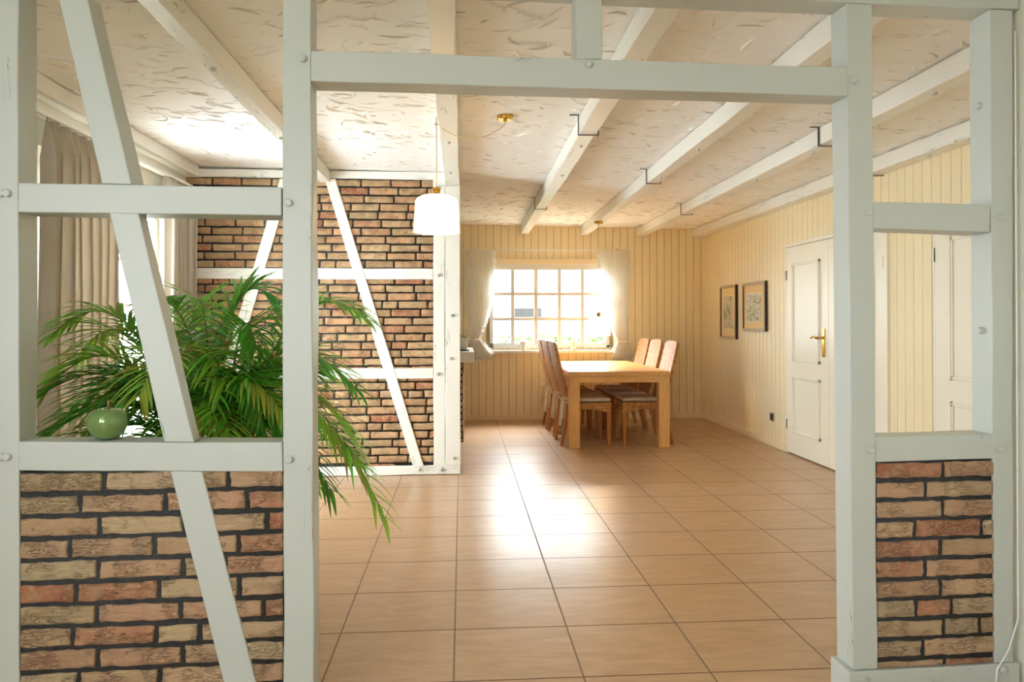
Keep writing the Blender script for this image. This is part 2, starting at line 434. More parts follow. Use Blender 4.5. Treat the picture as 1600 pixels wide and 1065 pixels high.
# left wall with two openings (garden door, near window)
GY0, GY1, GZ = 3.92, 5.56, 2.16
m = MB()
for y0, y1, z0, z1 in ((-2.5, -1.5, 0, ZC), (-1.5, -1.2, 0, ZC), (-1.2, .3, 0, .9), (-1.2, .3, 2.2, ZC), (.3, GY0, 0, ZC), (GY0, GY1, GZ, ZC), (GY1, YB+.25, 0, ZC)): m.box(XL-.25, y0, z0, XL, y1, z1)
struct(m.build('wall_left', 'wall_plain'))
m = MB(); m.box(XN, YR, 0, XN+.15, 2.4, ZC); m.box(XN+.15, 2.2, 0, XR+.1, 2.32, ZC); struct(m.build('wall_near_right', 'wall_plain'))
m = MB()
for x0, x1, z0, z1 in ((-2.5, -2.1, 0, ZC), (-2.1, -.9, 0, .9), (-2.1, -.9, 2.1, ZC), (-.9, XN+.15, 0, ZC)): m.box(x0, YR-.2, z0, x1, YR, z1)
struct(m.build('wall_rear', 'wall_plain'))
# baseboards
m = MB(); m.box(0.05, YB-.022, 0, XR, YB-.006, .06); struct(m.build('baseboard_back', 'panel_cream', bevel=.003))
m = MB()
for a, b in ((DY1+.03, YB-.02), (D2Y1+.03, DY0-.05), (2.33, D2Y0-.03)): m.box(XR-.022, a, 0, XR-.006, b, .06)
struct(m.build('baseboard_right', 'panel_cream', bevel=.003))
p = onX(1578, 1062, XN)
m = MB(); m.box(XN-.018, YR, 0, XN, 2.18, .105); struct(m.build('baseboard_near_right', 'white_frame', bevel=.004))

# ------------------------------------------------------------------ bricks
PAL = [(218, 190, 156), (212, 182, 146), (222, 194, 156), (216, 174, 138), (218, 166, 134), (206, 138, 106), (200, 122, 92), (226, 200, 164), (212, 178, 142), (222, 180, 146)]
def bricks(m, x0, x1, z0, z1, plane, nu, nv, seed, pitch=.0648, bl=.222, bh=.0515, zoff=0, xoff=0, dep=.012, red=1, tone=(1, 1, 1)):
    """plane(x, out) -> (x, y) of the wall face, out = how far it stands proud."""
    r = random.Random(seed); z = z1-bh-.003+zoff; row = 0
    while z > z0-bh:
        x = x0+.001; first = True
        while x < x1:
            L = bl*(r.choice((1, 1, .5)) if r.random() < .4 else 1)*r.uniform(.96, 1.03)
            if first: L = bl*((1, .72, 1, .6)[row % 4])*r.uniform(.93, 1.05); first = False
            if x1-(x+L) < .045: L = x1-x
            a, b = max(x, x0+.002), min(x+L, x1-.002); zz0, zz1 = max(z, z0), min(z+bh*r.uniform(.95, 1.04), z1-.002)
            if b-a > .025 and zz1-zz0 > .015:
                k = r.random()
                c = PAL[r.choice((0, 1, 2, 7, 8, 3, 9))] if k > .42*red else PAL[r.choice((3, 4, 4, 5, 6, 9))]
                kk = r.uniform(.92, 1.04); c = lin([min(255, q*kk*tn*r.uniform(.99, 1.01)) for q, tn in zip(c, tone)]); sd = r.uniform(0, 99); tilt = r.uniform(-.002, .002)
                n_u = max(2, int(nu*(b-a)/bl)); amp = .0042
                def fn(s, t, a=a, b=b, zz0=zz0, zz1=zz1, sd=sd, tilt=tilt):
                    s = .5-.5*math.cos(PI*s); t = .5-.5*math.cos(PI*t)
                    ex = 1-max(0, 1-min(s, 1-s)*(b-a)/.004)**2*.9; ez = 1-max(0, 1-min(t, 1-t)*(zz1-zz0)/.0035)**2*.9
                    px, pz = a+(b-a)*s, zz0+(zz1-zz0)*t
                    q = Vector((px*22, pz*38, sd)); d = noise.noise(q)*.5+noise.noise(q*2.7)*.35+noise.noise(q*6)*.15
                    e = noise.noise(Vector((px*30, t*1.5, sd+5)))*amp*.9
                    out = dep*min(ex, ez)+d*amp*1.5*min(ex, ez)
                    pz2 = pz+e*(abs(t-.5)*2)+tilt*(s-.5)
                    px2 = px+noise.noise(Vector((t*3, sd, 1.5)))*amp*abs(s-.5)*2
                    X_, Y_ = plane(px2, out); return Vector((X_, Y_, min(max(pz2, z0), z1)))
                m.grid(fn, n_u, nv, c)
            x += L+.0125
        z -= pitch; row += 1

# ------------------------------------------------------------------ near half-timbered partition
NRM = Vector((-FB, 1, 0)).normalized()
part = thing('timber_partition', 'white half-timbered open room divider with brick infill nearest the viewer', 'room divider', (0, FA, 0))
TH = .098
def quad(tl, tr, br, bl, off=0): return [onF(*q, off) for q in (tl, tr, br, bl)]
_s = [0]
def vert_timber(name, lx_top, rx_top, lx_bot, rx_bot, yt, yb, th=TH, off=0, ztop=None, zbot=None, n=26, label=None):
    _s[0] += 1
    lt, lb, rt, rb = onF(lx_top, yt, off), onF(lx_bot, yb, off), onF(rx_top, yt, off), onF(rx_bot, yb, off)
    def ext(a, b, z): t = (z-a.z)/(b.z-a.z); return a.lerp(b, t)
    if zbot is not None: lb2, rb2 = ext(lt, lb, zbot), ext(rt, rb, zbot)
    else: lb2, rb2 = lb, rb
    if ztop is not None: lt2, rt2 = ext(lt, lb, ztop), ext(rt, rb, ztop)
    else: lt2, rt2 = lt, rt
    m = MB(); m.timber(lb2, lt2, rb2, rt2, NRM*th, n=n, seed=_s[0])
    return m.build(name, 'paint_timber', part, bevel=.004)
def horiz_timber(name, tl, tr, br, bl, th=TH, off=0, n=16, amp=.0015):
    _s[0] += 1; a, b, c, d = quad(tl, tr, br, bl, off)
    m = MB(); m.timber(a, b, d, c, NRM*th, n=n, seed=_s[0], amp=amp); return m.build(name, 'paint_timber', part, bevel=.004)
ZT, ZPL = 2.272, .105
vert_timber('post', -20, 28.5, -17, 30.5, 0, 1060, ztop=ZT, zbot=ZPL)
vert_timber('post', 441, 486, 443.5, 491, 0, 1060, ztop=ZT, zbot=ZPL)
vert_timber('post', 1323, 1363, 1333, 1372, 0, 1046, ztop=ZT, zbot=ZPL)
vert_timber('post', 1547, 1582, 1554, 1584, 0, 1040, ztop=ZT, zbot=ZPL)
vert_timber('stud', 899.5, 940, 900, 940.5, 0, 92, ztop=ZT, n=8)
# post beyond the left edge of the view closes the partition at the wall
m = MB(); m.timber((XL+.01, 2.176, ZPL), (XL+.01, 2.176, ZT), (XL+.11, 2.178, ZPL), (XL+.11, 2.178, ZT), NRM*TH, seed=31); m.build('post', 'paint_timber', part, bevel=.004)
# plates
def plate(name, x0, x1, z0, z1, off=0, th=TH):
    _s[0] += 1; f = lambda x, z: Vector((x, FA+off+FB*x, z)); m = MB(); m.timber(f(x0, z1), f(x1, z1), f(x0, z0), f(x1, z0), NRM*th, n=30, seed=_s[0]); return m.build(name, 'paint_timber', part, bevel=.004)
plate('top_plate', XL+.005, XN-.005, ZT, zc(XN)-.003, off=-.002)
pl, pr = onF(488, 1060).x, onF(1325, 1047).x
plate('sill_plate', XL+.005, pl+.008, 0.002, ZPL, off=-.008, th=TH+.012)
plate('sill_plate', pr-.003, XN-.02, 0.002, ZPL, off=-.008, th=TH+.012)
# rails
horiz_timber('lintel', (485.5, 78), (1324.5, 105), (1325, 150), (485, 126), n=26)
horiz_timber('rail', (28, 285), (440, 292), (440, 337), (28, 331))
horiz_timber('rail', (28, 689.5), (441, 690.5), (442, 737), (29, 735))
horiz_timber('rail', (1365, 314.5), (1548.5, 319), (1547, 363), (1366, 356.5))
horiz_timber('rail', (1368, 682.5), (1553, 678.5), (1554, 717), (1369, 722))
for z0, z1 in ((onF(28, 735).z, onF(28, 689).z), (onF(28, 331).z, onF(28, 285).z)):
    plate('rail', XL+.1, onF(-20, 300).x+.003, z0, z1)
# braces
def brace(tl, tr, br, bl, th=TH, off=0, n=14, nm='brace'):
    _s[0] += 1; a, b, c, d = quad(tl, tr, br, bl, off); m = MB(); m.timber(a, d, b, c, NRM*th, n=n, seed=_s[0]); return m.build(nm, 'paint_timber', part, bevel=.004)
brace((87.5, -14), (134.5, -14), (205.5, 288), (158.5, 287))
_o = onF(88, 0)
brace((170, 331), (216, 333), (303, 691), (256.5, 690.5), th=.062)
brace((170, 331), (217, 333), (304.5, 691), (258, 690.5), th=.034, off=.064)
brace((266, 736), (316, 737), (402, 1075), (351, 1075), th=.03, off=-.003)
# brick infill
def fplane(x, out): return (x, FA+FB*x+.012-out)
def infill(x0, x1, z0, z1, seed, red=1, xoff=0):
    m = MB()
    m.prism([(x0, FA+FB*x0+.008, z0), (x1, FA+FB*x1+.008, z0), (x1, FA+FB*x1+.09, z0), (x0, FA+FB*x0+.09, z0)], (0, 0, z1-z0), (.5, .5, .5), 1)
    bricks(m, x0, x1, z0, z1, fplane, 36, 9, seed, red=red, xoff=xoff)
    return m.build('brick_panel', ['brick', 'mortar'], part, smooth=True)
infill(onF(29, 760).x, onF(443, 760).x, ZPL, onF(200, 736.5).z, 5, 1.05, 0)
infill(onF(1370, 760).x, onF(1554, 760).x, ZPL, onF(1460, 720).z, 8, 1.3, 0)
infill(XL+.11, onF(-19, 760).x, ZPL, onF(28, 736).z, 9)
# pegs
def peg(p, nrm=-NRM, r=.0115, h=.011, parent=part, mat='paint_timber'):
    m = MB(); nrm = Vector(nrm).normalized(); m.tube([p-nrm*.01, p+nrm*h*.75, p+nrm*h], [r, r, r*.8], 14); m.build('peg', mat, parent, smooth=False, bevel=.0012)
for q in ((2, 302), (12, 302), (2, 713), (12, 713), (451, 317), (473, 92), (919, 101), (452, 717), (1333, 126), (1357, 332), (1360, 702), (1563, 340), (1562, 701)): peg(onF(*q))
for q in ((1350, 1060), (1566, 1046)): peg(onF(*q, -.008))
for q in ((1532, 165), (1533, 516)): # on the inner face of the right-hand post
    x = onF(1549, q[1]).x; peg(onX(q[0], q[1], x-.0005), (-1, 0, 0))

# ------------------------------------------------------------------ thin cable by the near right wall
m = MB(); xw = onF(1584, 300).x+.004
pts = [Vector((xw, FA+FB*xw-.004, z)) for z in (2.2, 1.8, 1.4, 1.0, .6, .25)]
pts += [onF(1583, 992, -.006), onF(1576, 1015, -.008), onF(1566, 1032, -.016), onF(1558, 1045, -.018), onF(1556, 1064, -.02), onF(1558, 1090, -.02)]
m.tube(pts, .0028, 6); tag(m.build('cable', 'white_frame', smooth=True), 'thin white cable running down the edge of the rightmost post', 'cable')

# ------------------------------------------------------------------ ceiling beams
def cbeam(xn0, xn1, xf0, xf1, y0, y1, label, zb=None, seed=0, straps=(), split=None):
    zcc = zc(max(xn1, xf1)); zb = zcc-.108
    t = thing('ceiling_beam', label, 'beam', ((xn0+xn1)/2, y0, zb), 'white beams running along the ceiling')
    m = MB(); zt = zcc-.005; ZC = zcc
    m.timber((xn0, y0, zb), (xf0, y1, zb), (xn1, y0, zb), (xf1, y1, zb), (0, 0, zt-zb), n=40, amp=.003, seed=50+seed)
    m.build('timber', 'paint_beam', t, bevel=.006)
    for ys in straps:
        u = (ys-y0)/(y1-y0); a = xn0+(xf0-xn0)*u; b = xn1+(xf1-xn1)*u; m = MB()
        for x0, x1, z0, z1 in ((a-.06, a-.008, ZC-.004, ZC-.001), (a-.011, a-.006, zb-.008, ZC-.002), (a-.011, b+.011, zb-.011, zb-.006), (b+.006, b+.011, zb-.008, ZC-.002)): m.box(x0, ys-.006, z0, x1, ys+.006, z1)
        m.build('strap', 'strap', t)
    for i, yy in enumerate((y0+.9, y0+2.1, y0+3.0)):
        if yy < y1: peg(Vector(((xn0+xn1)/2+(xf0-xn0)*(yy-y0)/(y1-y0), yy, zb)), (0, 0, -1), .012, .012, t)
    return t
# peg() builds in world coordinates of the parent's own origin
cbeam(-1.12, -1.04, -1.13, -1.05, 2.34, YD, 'white ceiling beam nearest the curtained glass door', seed=1)
cbeam(-.121, -.022, -.136, -.018, 2.34, YD+.1, 'white ceiling beam carrying the lit pendant lamp, ending on the brick divider', seed=2)
cbeam(.665, .765, .735, .835, 2.34, YB-.008, 'white ceiling beam meeting the back wall above the left part of the window', seed=3, straps=(4.15, 6.95))
cbeam(1.41, 1.505, 1.485, 1.58, 2.34, YB-.008, 'white ceiling beam with a small brass ceiling rose fixed under its far end', seed=4, straps=(5.55,))
cbeam(2.155, 2.255, 2.215, 2.315, 2.34, YB-.008, 'white ceiling beam between the window beam and the panelled right wall', seed=5, straps=(4.25, 7.1))
cbeam(2.935, 3.055, 2.935, 3.055, 2.34, YB-.008, 'white ceiling beam running along the top of the panelled right wall', seed=6, straps=(5.05,))
t = thing('wall_beam', 'cream timber beam along the ceiling above the long beige curtains', 'beam', (-2.13, 2.4, 2.35))
m = MB(); m.timber((-2.068, 2.4, 2.375), (-2.068, YD, 2.375), (-2.068, 2.4, 2.464), (-2.068, YD, 2.464), (-.125, 0, 0), n=30, seed=61, amp=.003); m.build('timber', 'paint_beam', t, bevel=.005)
m = MB(); m.box(-2.193, 2.4, 2.30, -2.165, YD, 2.385); m.build('moulding', 'paint_smooth', t, bevel=.004)

# ------------------------------------------------------------------ far half-timbered divider
div = thing('timber_partition', 'white half-timbered brick wall section standing behind the palm', 'room divider', (-1.1, YD, 0))
def D(u, v, off=0): return onY(u, v, YD+off)
def dt(name, p0, p1, q0, q1, th=.12, off=0, n=16, amp=.002):
    _s[0] += 1; m = MB(); m.timber(p0, p1, q0, q1, (0, th, 0), n=n, seed=_s[0], amp=amp); return m.build(name, 'paint_beam', div, bevel=.004)
def dv(x, z, off=0): return Vector((x, YD+off, z))
XA0, XA1, XB1 = D(677, 500).x, D(695.5, 500).x, D(719.3, 500).x
zb_ = D(600, 728).z
dt('top_plate', dv(XL+.01, 2.445), dv(XA1, 2.44), dv(XL+.01, D(400, 277).z), dv(XA1, D(400, 277.5).z), off=0)
dt('sill_plate', dv(XL+.01, zb_), dv(XB1, zb_), dv(XL+.01, .003), dv(XB1, .003), n=20)
dt('post', dv(XA0, zb_), dv(XA0, D(400, 277).z), dv(XA1-.002, zb_), dv(XA1-.002, D(400, 277).z))
dt('post', dv(XA1+.002, zb_, -.004), dv(XA1+.002, 2.333, -.004), dv(XB1, zb_, -.004), dv(XB1-.002, 2.333, -.004), th=.13)
for y0, y1 in ((419, 436), (575.5, 592)): dt('rail', dv(XL+.01, D(500, y0).z, -.004), dv(XA0, D(500, y0).z, -.004), dv(XL+.01, D(500, y1).z, -.004), dv(XA0, D(500, y1).z, -.004))
def db(tl, tr, br, bl): _s[0] += 1; m = MB(); m.timber(D(*tl, -.007), D(*bl, -.007), D(*tr, -.007), D(*br, -.007), (0, .05, 0), n=14, seed=_s[0]); return m.build('brace', 'paint_beam', div, bevel=.004)
db((507, 279), (524, 279), (662.5, 729), (645.5, 729)); db((437, 279), (456, 279), (321, 729), (302, 729))
m = MB(); m.box(XL+.01, YD+.012, zb_, XA0, YD+.11, 2.40, (.5, .5, .5), 1)
bricks(m, XL+.01, XA0+.004, zb_, D(400, 278).z, lambda x, o: (x, YD+.013-o), 12, 4, 21, pitch=.0652, red=.75, dep=.009, tone=(.97, .90, .82))
m.build('brick_panel', ['brick', 'mortar'], div, smooth=True)
for q in ((685, 430), (684, 584), (655, 733), (689, 733), (709, 715), (704, 560), (706, 493), (686, 292)):
    peg(D(*q, -.004), (0, -1, 0), .013, .012, div)

# brick ledge block behind the divider
t = thing('brick_ledge', 'low brick block with white ledge beside the window curtain', 'ledge', (-.25, 7.7, 0))
m = MB(); m.box(-.55, 7.42, 0, .012, 8.5, .815, (.5, .5, .5), 1)
bricks(m, 7.42, 8.5, .01, .81, lambda y, o: (.012+o-.003, y), 10, 4, 31, dep=.012)
bricks(m, -.55, .015, .01, .81, lambda x, o: (x, 7.425-o), 10, 4, 32)
m.build('brick_base', ['brick', 'mortar'], t, smooth=True)
m = MB(); m.timber((-.6, 7.36, .925), (.125, 7.36, .925), (-.6, 7.36, .815), (.125, 7.36, .815), (0, 1.2, 0), n=6, seed=71); m.build('ledge_board', 'paint_beam', t, bevel=.006)

# flower pot on it
pc = onY(723.5, 545, 7.6); pc.z = .925
t = thing('flower_pot', 'small cream pot of pink flowers standing on the white ledge', 'flower pot', tuple(pc))
m = MB(); m.lathe([(.001, .002), (.062, .002), (.07, .012), (.066, .014), (.001, .008)], pc, 20); m.build('saucer', 'green_dark', t, smooth=True)
m = MB(); m.lathe([(.001, .012), (.04, .012), (.058, .12), (.062, .125), (.056, .128), (.05, .118), (.001, .116)], pc, 24); m.build('pot', 'ceramic_white', t, smooth=True)
m = MB(); r = random.Random(4)
for i in range(90):
    a = r.uniform(0, 2*PI); rr = .062*math.sqrt(r.random()); p = pc+Vector((rr*math.cos(a), rr*math.sin(a), .13+.075*r.random()*(1.2-rr/.062)))
    s_ = r.uniform(.010, .018); b = r.uniform(0, 2*PI); q = Vector((math.cos(b), math.sin(b), r.uniform(-.2, .6))).normalized()*s_; w = q.cross(Vector((0, 0, 1))).normalized()*s_*.5
    m.add([p, p+q*.5+w, p+q*1.2, p+q*.5-w], [(0, 1, 2, 3)], lin((60+r.uniform(0, 60), 120+r.uniform(0, 40), 50)))
m.build('foliage', 'leaf', t)
m = MB()
for i in range(26):
    a = r.uniform(0, 2*PI); rr = .07*math.sqrt(r.random()); p = pc+Vector((rr*math.cos(a), rr*math.sin(a), .15+.075*r.random()))
    for k in range(5):
        b = 2*PI*k/5+i; q = Vector((math.cos(b), math.sin(b), .5))*.009; w = Vector((-math.sin(b), math.cos(b), 0))*.004
        m.add([p, p+q*.6+w, p+q, p+q*.6-w], [(0, 1, 2, 3)])
m.build('blossom', 'petal', t)

# ------------------------------------------------------------------ back window
w = sempty('window_1', (1.1, YB, .9))
m = MB(); fy0, fy1 = YB-.005, YB+.06
fw = .06
m.box(WX0, fy0, WZ0, WX1, fy1, WZ0+.035); m.box(WX0, fy0, WZ1-.045, WX1, fy1, WZ1); m.box(WX0, fy0, WZ0, WX0+.035, fy1, WZ1); m.box(WX1-.035, fy0, WZ0, WX1, fy1, WZ1)
m.build('frame', 'white_frame', w, bevel=.004)
gx0, gx1 = onY(765, 480, YB).x, onY(946, 480, YB).x
gz0, gz1 = onY(850, 535, YB).z, onY(850, 421.5, YB).z
m = MB(); ay0, ay1 = YB-.012, YB+.035
for a in ((WX0+.03, gx0, WZ0+.03, WZ1-.04), (gx1, WX1-.03, WZ0+.03, WZ1-.04), (gx0, gx1, WZ0+.03, gz0), (gx0, gx1, gz1, WZ1-.04)): m.box(a[0], ay0, a[2], a[1], ay1, a[3])
m.build('sash', 'white_frame', w, bevel=.004)
m = MB()
for px in (801, 837.5, 874, 910): x = onY(px, 480, YB).x; m.box(x-.023, ay0+.006, gz0, x+.023, ay1-.004, gz1)
for py in (459, 498): z = onY(850, py, YB).z; m.box(gx0, ay0+.007, z-.02, gx1, ay1-.005, z+.02)
m.build('glazing_bars', 'white_frame', w, bevel=.003)
m = MB(); m.box(gx0, YB+.016, gz0, gx1, YB+.022, gz1); m.build('glass', 'pane_glass', w)
zs = onY(850, 549, YB-.08).z
m = MB(); m.box(WX0-.02, YB-.115, zs-.018, WX1+.03, YB+.02, zs+.016); o = m.build('sill', 'white_frame', w, bevel=.004)
ZSILL = zs+.016
m = MB(); z0 = onY(850, 412, YB).z; z1 = onY(850, 405, YB).z
m.box(WX0-.03, YB-.03, z0, WX1+.03, YB-.006, z1+.005); m.build('head_board', 'panel_cream', w, bevel=.003)
m = MB()
for a in ((WX0, YB+.06, WX0+.01, YB+.25), (WX1-.01, YB+.06, WX1, YB+.25)): m.box(a[0], a[1], WZ0, a[2], a[3], WZ1)
m.build('reveal', 'white_frame', w)
m = MB(); x = onY(955, 544, YB).x; m.box(x-.012, YB-.02, gz0-.05, x+.004, YB-.012, gz0-.015); m.build('hinge', 'steel', w)

# two small pots on the sill
for px, lab in ((817.8, 'small white tapered pot on the window sill, the left one'), (895.8, 'small white tapered pot on the window sill, nearer the chair backs'), ):
    c = onY(px, 546, YB-.06); c.z = ZSILL; tt = MB()
    tt.lathe([(.001, .0), (.031, .0), (.034, .01), (.045, .098), (.049, .1), (.049, .112), (.043, .112), (.04, .1), (.03, .012), (.001, .012)], c, 24)
    o = tt.build('plant_pot', 'ceramic_white', smooth=True); tag(o, lab, 'pot', 'pots on the window sill')

# curtain rod and sheer curtains
RY = YB-.10
a, b = onY(723, 389, RY), onY(983, 392.5, RY); zr = (a.z+b.z)/2
t = thing('curtain_rod', 'thin white curtain rod above the back window', 'curtain rod', (1.06, RY, zr))
m = MB(); m.tube([(a.x, RY, zr), (b.x, RY, zr)], .009, 10)
for x in (a.x, b.x): m.lathe([(.001, -.012), (.012, -.006), (.012, .006), (.001, .012)], (x, RY, zr), 10)
m.build('rod', 'white_frame', t, smooth=True)
for px in (740, 966):
    x = onY(px, 389, RY).x; m = MB(); m.tube([(x, RY, zr), (x, RY+.01, zr+.02), (x, YB-.006, zr+.02)], .004, 6); m.build('bracket', 'steel', t)
def sheer(side, edges, label):
    # edges: list of (v, outer u, inner u, fold count amp)
    t = thing('curtain', label, 'curtain', (onY(edges[0][1], 391, RY).x, RY, zr-.2), 'sheer curtains of the back window')
    ks = [(onY(e[1], e[0], RY), onY(e[2], e[0], RY), e[3]) for e in edges]
    N = len(ks)-1
    def prof(tv):
        f = tv*N; i = min(int(f), N-1); q = f-i
        g = lambda k: [ks[max(0, min(N, i+k))][j] for j in (0, 1)]
        o = ks[i][0].lerp(ks[i+1][0], q); n_ = ks[i][1].lerp(ks[i+1][1], q); return o, n_, ks[i][2]*(1-q)+ks[i+1][2]*q
    def fn(u, v):
        o, n_, amp = prof(v); p = o.lerp(n_, u)
        ph = u*2*PI*17+1.2*math.sin(v*3+u*5)
        return Vector((p.x+.004*math.cos(ph), RY-.032+amp*math.sin(ph)+.008*math.sin(u*9+v*4)-.02*math.sin(PI*u)*(1 if v > .1 else 0), p.z+.006*math.sin(u*40)*v*(amp > .02)))
    m = MB(); m.grid(fn, 150, 46); m.build('fabric', 'sheer', t, smooth=True)
    # ruffled inner edge
    def rf(u, v):
        o, n_, amp = prof(v*.985+.005); d = (n_-o).normalized(); w_ = .045
        wob = math.sin(v*150)
        return Vector((n_.x+d.x*(u-.25)*w_+.004*wob*u, RY-.03+.018*wob*u+.006*math.cos(v*60), n_.z+.012*math.cos(v*150)*u))
    m = MB(); m.grid(rf, 4, 240); m.build('ruffle', 'sheer', t, smooth=True)
    o, n_, _ = prof((len(edges)-3)/N if False else tie/N)
    m = MB(); c = (o+n_)/2; rx = abs(n_.x-o.x)/2+.012
    pts = [Vector((c.x+rx*math.cos(q), RY-.01+.045*math.sin(q), c.z+.012*math.cos(q)*(1 if side == 'l' else -1))) for q in [2*PI*k/20 for k in range(21)]]
    m.tube(pts, .014, 8); m.build('tieback', 'sheer_band', t, smooth=True)
tie = 5
sheer('l', [(391, 726, 770, .012), (420, 726.5, 771, .013), (450, 728, 768, .015), (480, 730, 764, .016), (505, 732.5, 757, .014), (530, 735, 748, .010), (540, 734, 757, .018), (552, 733, 767, .026), (558, 735, 766, .024), (562, 738, 756, .012)], 'sheer white ruffled curtain tied back at the left of the window')
sheer('r', [(394, 983, 935, .012), (420, 984, 937, .013), (450, 983, 941, .015), (480, 981, 946, .016), (508, 979, 954, .014), (533, 979, 965, .010), (542, 983, 961, .018), (553, 989, 957, .026), (559, 988, 958, .024), (563, 984, 962, .012)], 'sheer white ruffled curtain tied back at the right of the window')

# ------------------------------------------------------------------ garden door on the left wall
g = sempty('door_3', (XL, 4.7, 0))
m = MB(); xo, xi = XL-.14, XL-.05
ya, ym, yb2 = GY0, 4.715, GY1
m.box(xo, ya, 0, xi, ya+.06, GZ); m.box(xo, yb2-.06, 0, xi, yb2, GZ); m.box(xo, ya, GZ-.06, xi, yb2, GZ); m.box(xo, ya, 0, xi, yb2, .05)
m.build('frame', 'white_frame', g, bevel=.004)
for (l0, l1) in ((ya+.06, ym-.002), (ym+.002, yb2-.06)):
    m = MB(); s_ = .055
    m.box(xo+.02, l0, .05, xi+.012, l0+s_, GZ-.06); m.box(xo+.02, l1-s_, .05, xi+.012, l1, GZ-.06)
    m.box(xo+.02, l0+s_, .05, xi+.012, l1-s_, .16); m.box(xo+.02, l0+s_, GZ-.12, xi+.012, l1-s_, GZ-.06)
    leaf = m.build('door_leaf', 'white_frame', g, bevel=.004)
    m = MB(); mid = (l0+l1)/2
    for z in (.46, .76, 1.06, 1.352, 1.654, 1.95): m.box(xi-.03, l0+s_, z-.013, xi+.006, l1-s_, z+.013)
    m.box(xi-.028, mid-.008, .16, xi+.004, mid+.008, GZ-.12)
    b_ = m.build('glazing_bars', 'white_frame', g, bevel=.003)
    m = MB(); m.box(xi-.02, l0+s_, .16, xi-.014, l1-s_, GZ-.12); m.build('glass', 'pane_glass', g)
m = MB(); hp = Vector((xi+.016, ym-.02, 1.25)); m.box(hp.x-.004, hp.y-.014, hp.z-.07, hp.x+.006, hp.y+.014, hp.z+.07)
m.tube([hp, hp+Vector((.05, 0, .0)), hp+Vector((.055, .012, 0)), hp+Vector((.055, .1, 0)), hp+Vector((.055, .115, -.02)), hp+Vector((.055, .118, -.13))], .009, 8); m.build('handle', 'brass', g, smooth=True)
# near window behind the camera's left and rear one (openings with frames)
w = sempty('window_2', (XL, -.6, .5)); m = MB()
for a in ((-1.2, -1.13, .9, 2.2), (.23, .3, .9, 2.2), (-1.2, .3, .9, .97), (-1.2, .3, 2.13, 2.2), (-.48, -.42, .9, 2.2)): m.box(XL-.12, a[0], a[2], XL-.05, a[1], a[3])
m.build('frame', 'white_frame', w)
w = sempty('window_3', (-1.25, YR, .6)); m = MB()
for a in ((-2.1, -2.03, .9, 2.1), (-.97, -.9, .9, 2.1), (-2.1, -.9, .9, .97), (-2.1, -.9, 2.03, 2.1), (-1.53, -1.47, .9, 2.1)): m.box(a[0], YR-.12, a[2], a[1], YR-.05, a[3])
m.build('frame', 'white_frame', w)
# heavy curtains and their track
TX = -2.105
m = MB(); m.box(TX-.02, 2.6, 2.275, TX+.022, 5.78, 2.298)
o = m.build('curtain_track', 'white_frame', bevel=.003); tag(o, 'white curtain track under the cream wall beam', 'curtain track')
def drape(y0, y1, n, label, seed):
    t = thing('curtain', label, 'curtain', (TX, (y0+y1)/2, 0), 'long beige curtains')
    r = random.Random(seed); ph0 = r.uniform(0, 6)
    def fn(u, v):
        z = 2.272-(2.252)*v; pinch = min(1, v*14)
        ph = ph0+u*2*PI*n + .5*math.sin(u*11+seed)
        amp = (.012+.033*pinch)*(1+.25*math.sin(u*23+seed))
        return Vector((TX+amp*math.sin(ph)+.006*math.sin(v*7+u*9), y0+(y1-y0)*u+.012*math.sin(2*ph)*pinch+.01*math.sin(v*5+seed)*v, z))
    m = MB(); m.grid(fn, n*16, 24); m.build('fabric', 'drape', t, smooth=True, solid=.003)
    for k in range(n):
        m = MB(); y = y0+(y1-y0)*(k+.5)/n; m.tube([(TX, y, 2.275), (TX+.004, y, 2.262)], .004, 6); m.build('hook', 'white_frame', t)
drape(3.80, 4.57, 8, 'long beige pleated curtain left of the garden door glass', 1)
drape(5.28, 5.80, 7, 'long beige pleated curtain between the garden door and brick divider', 5)

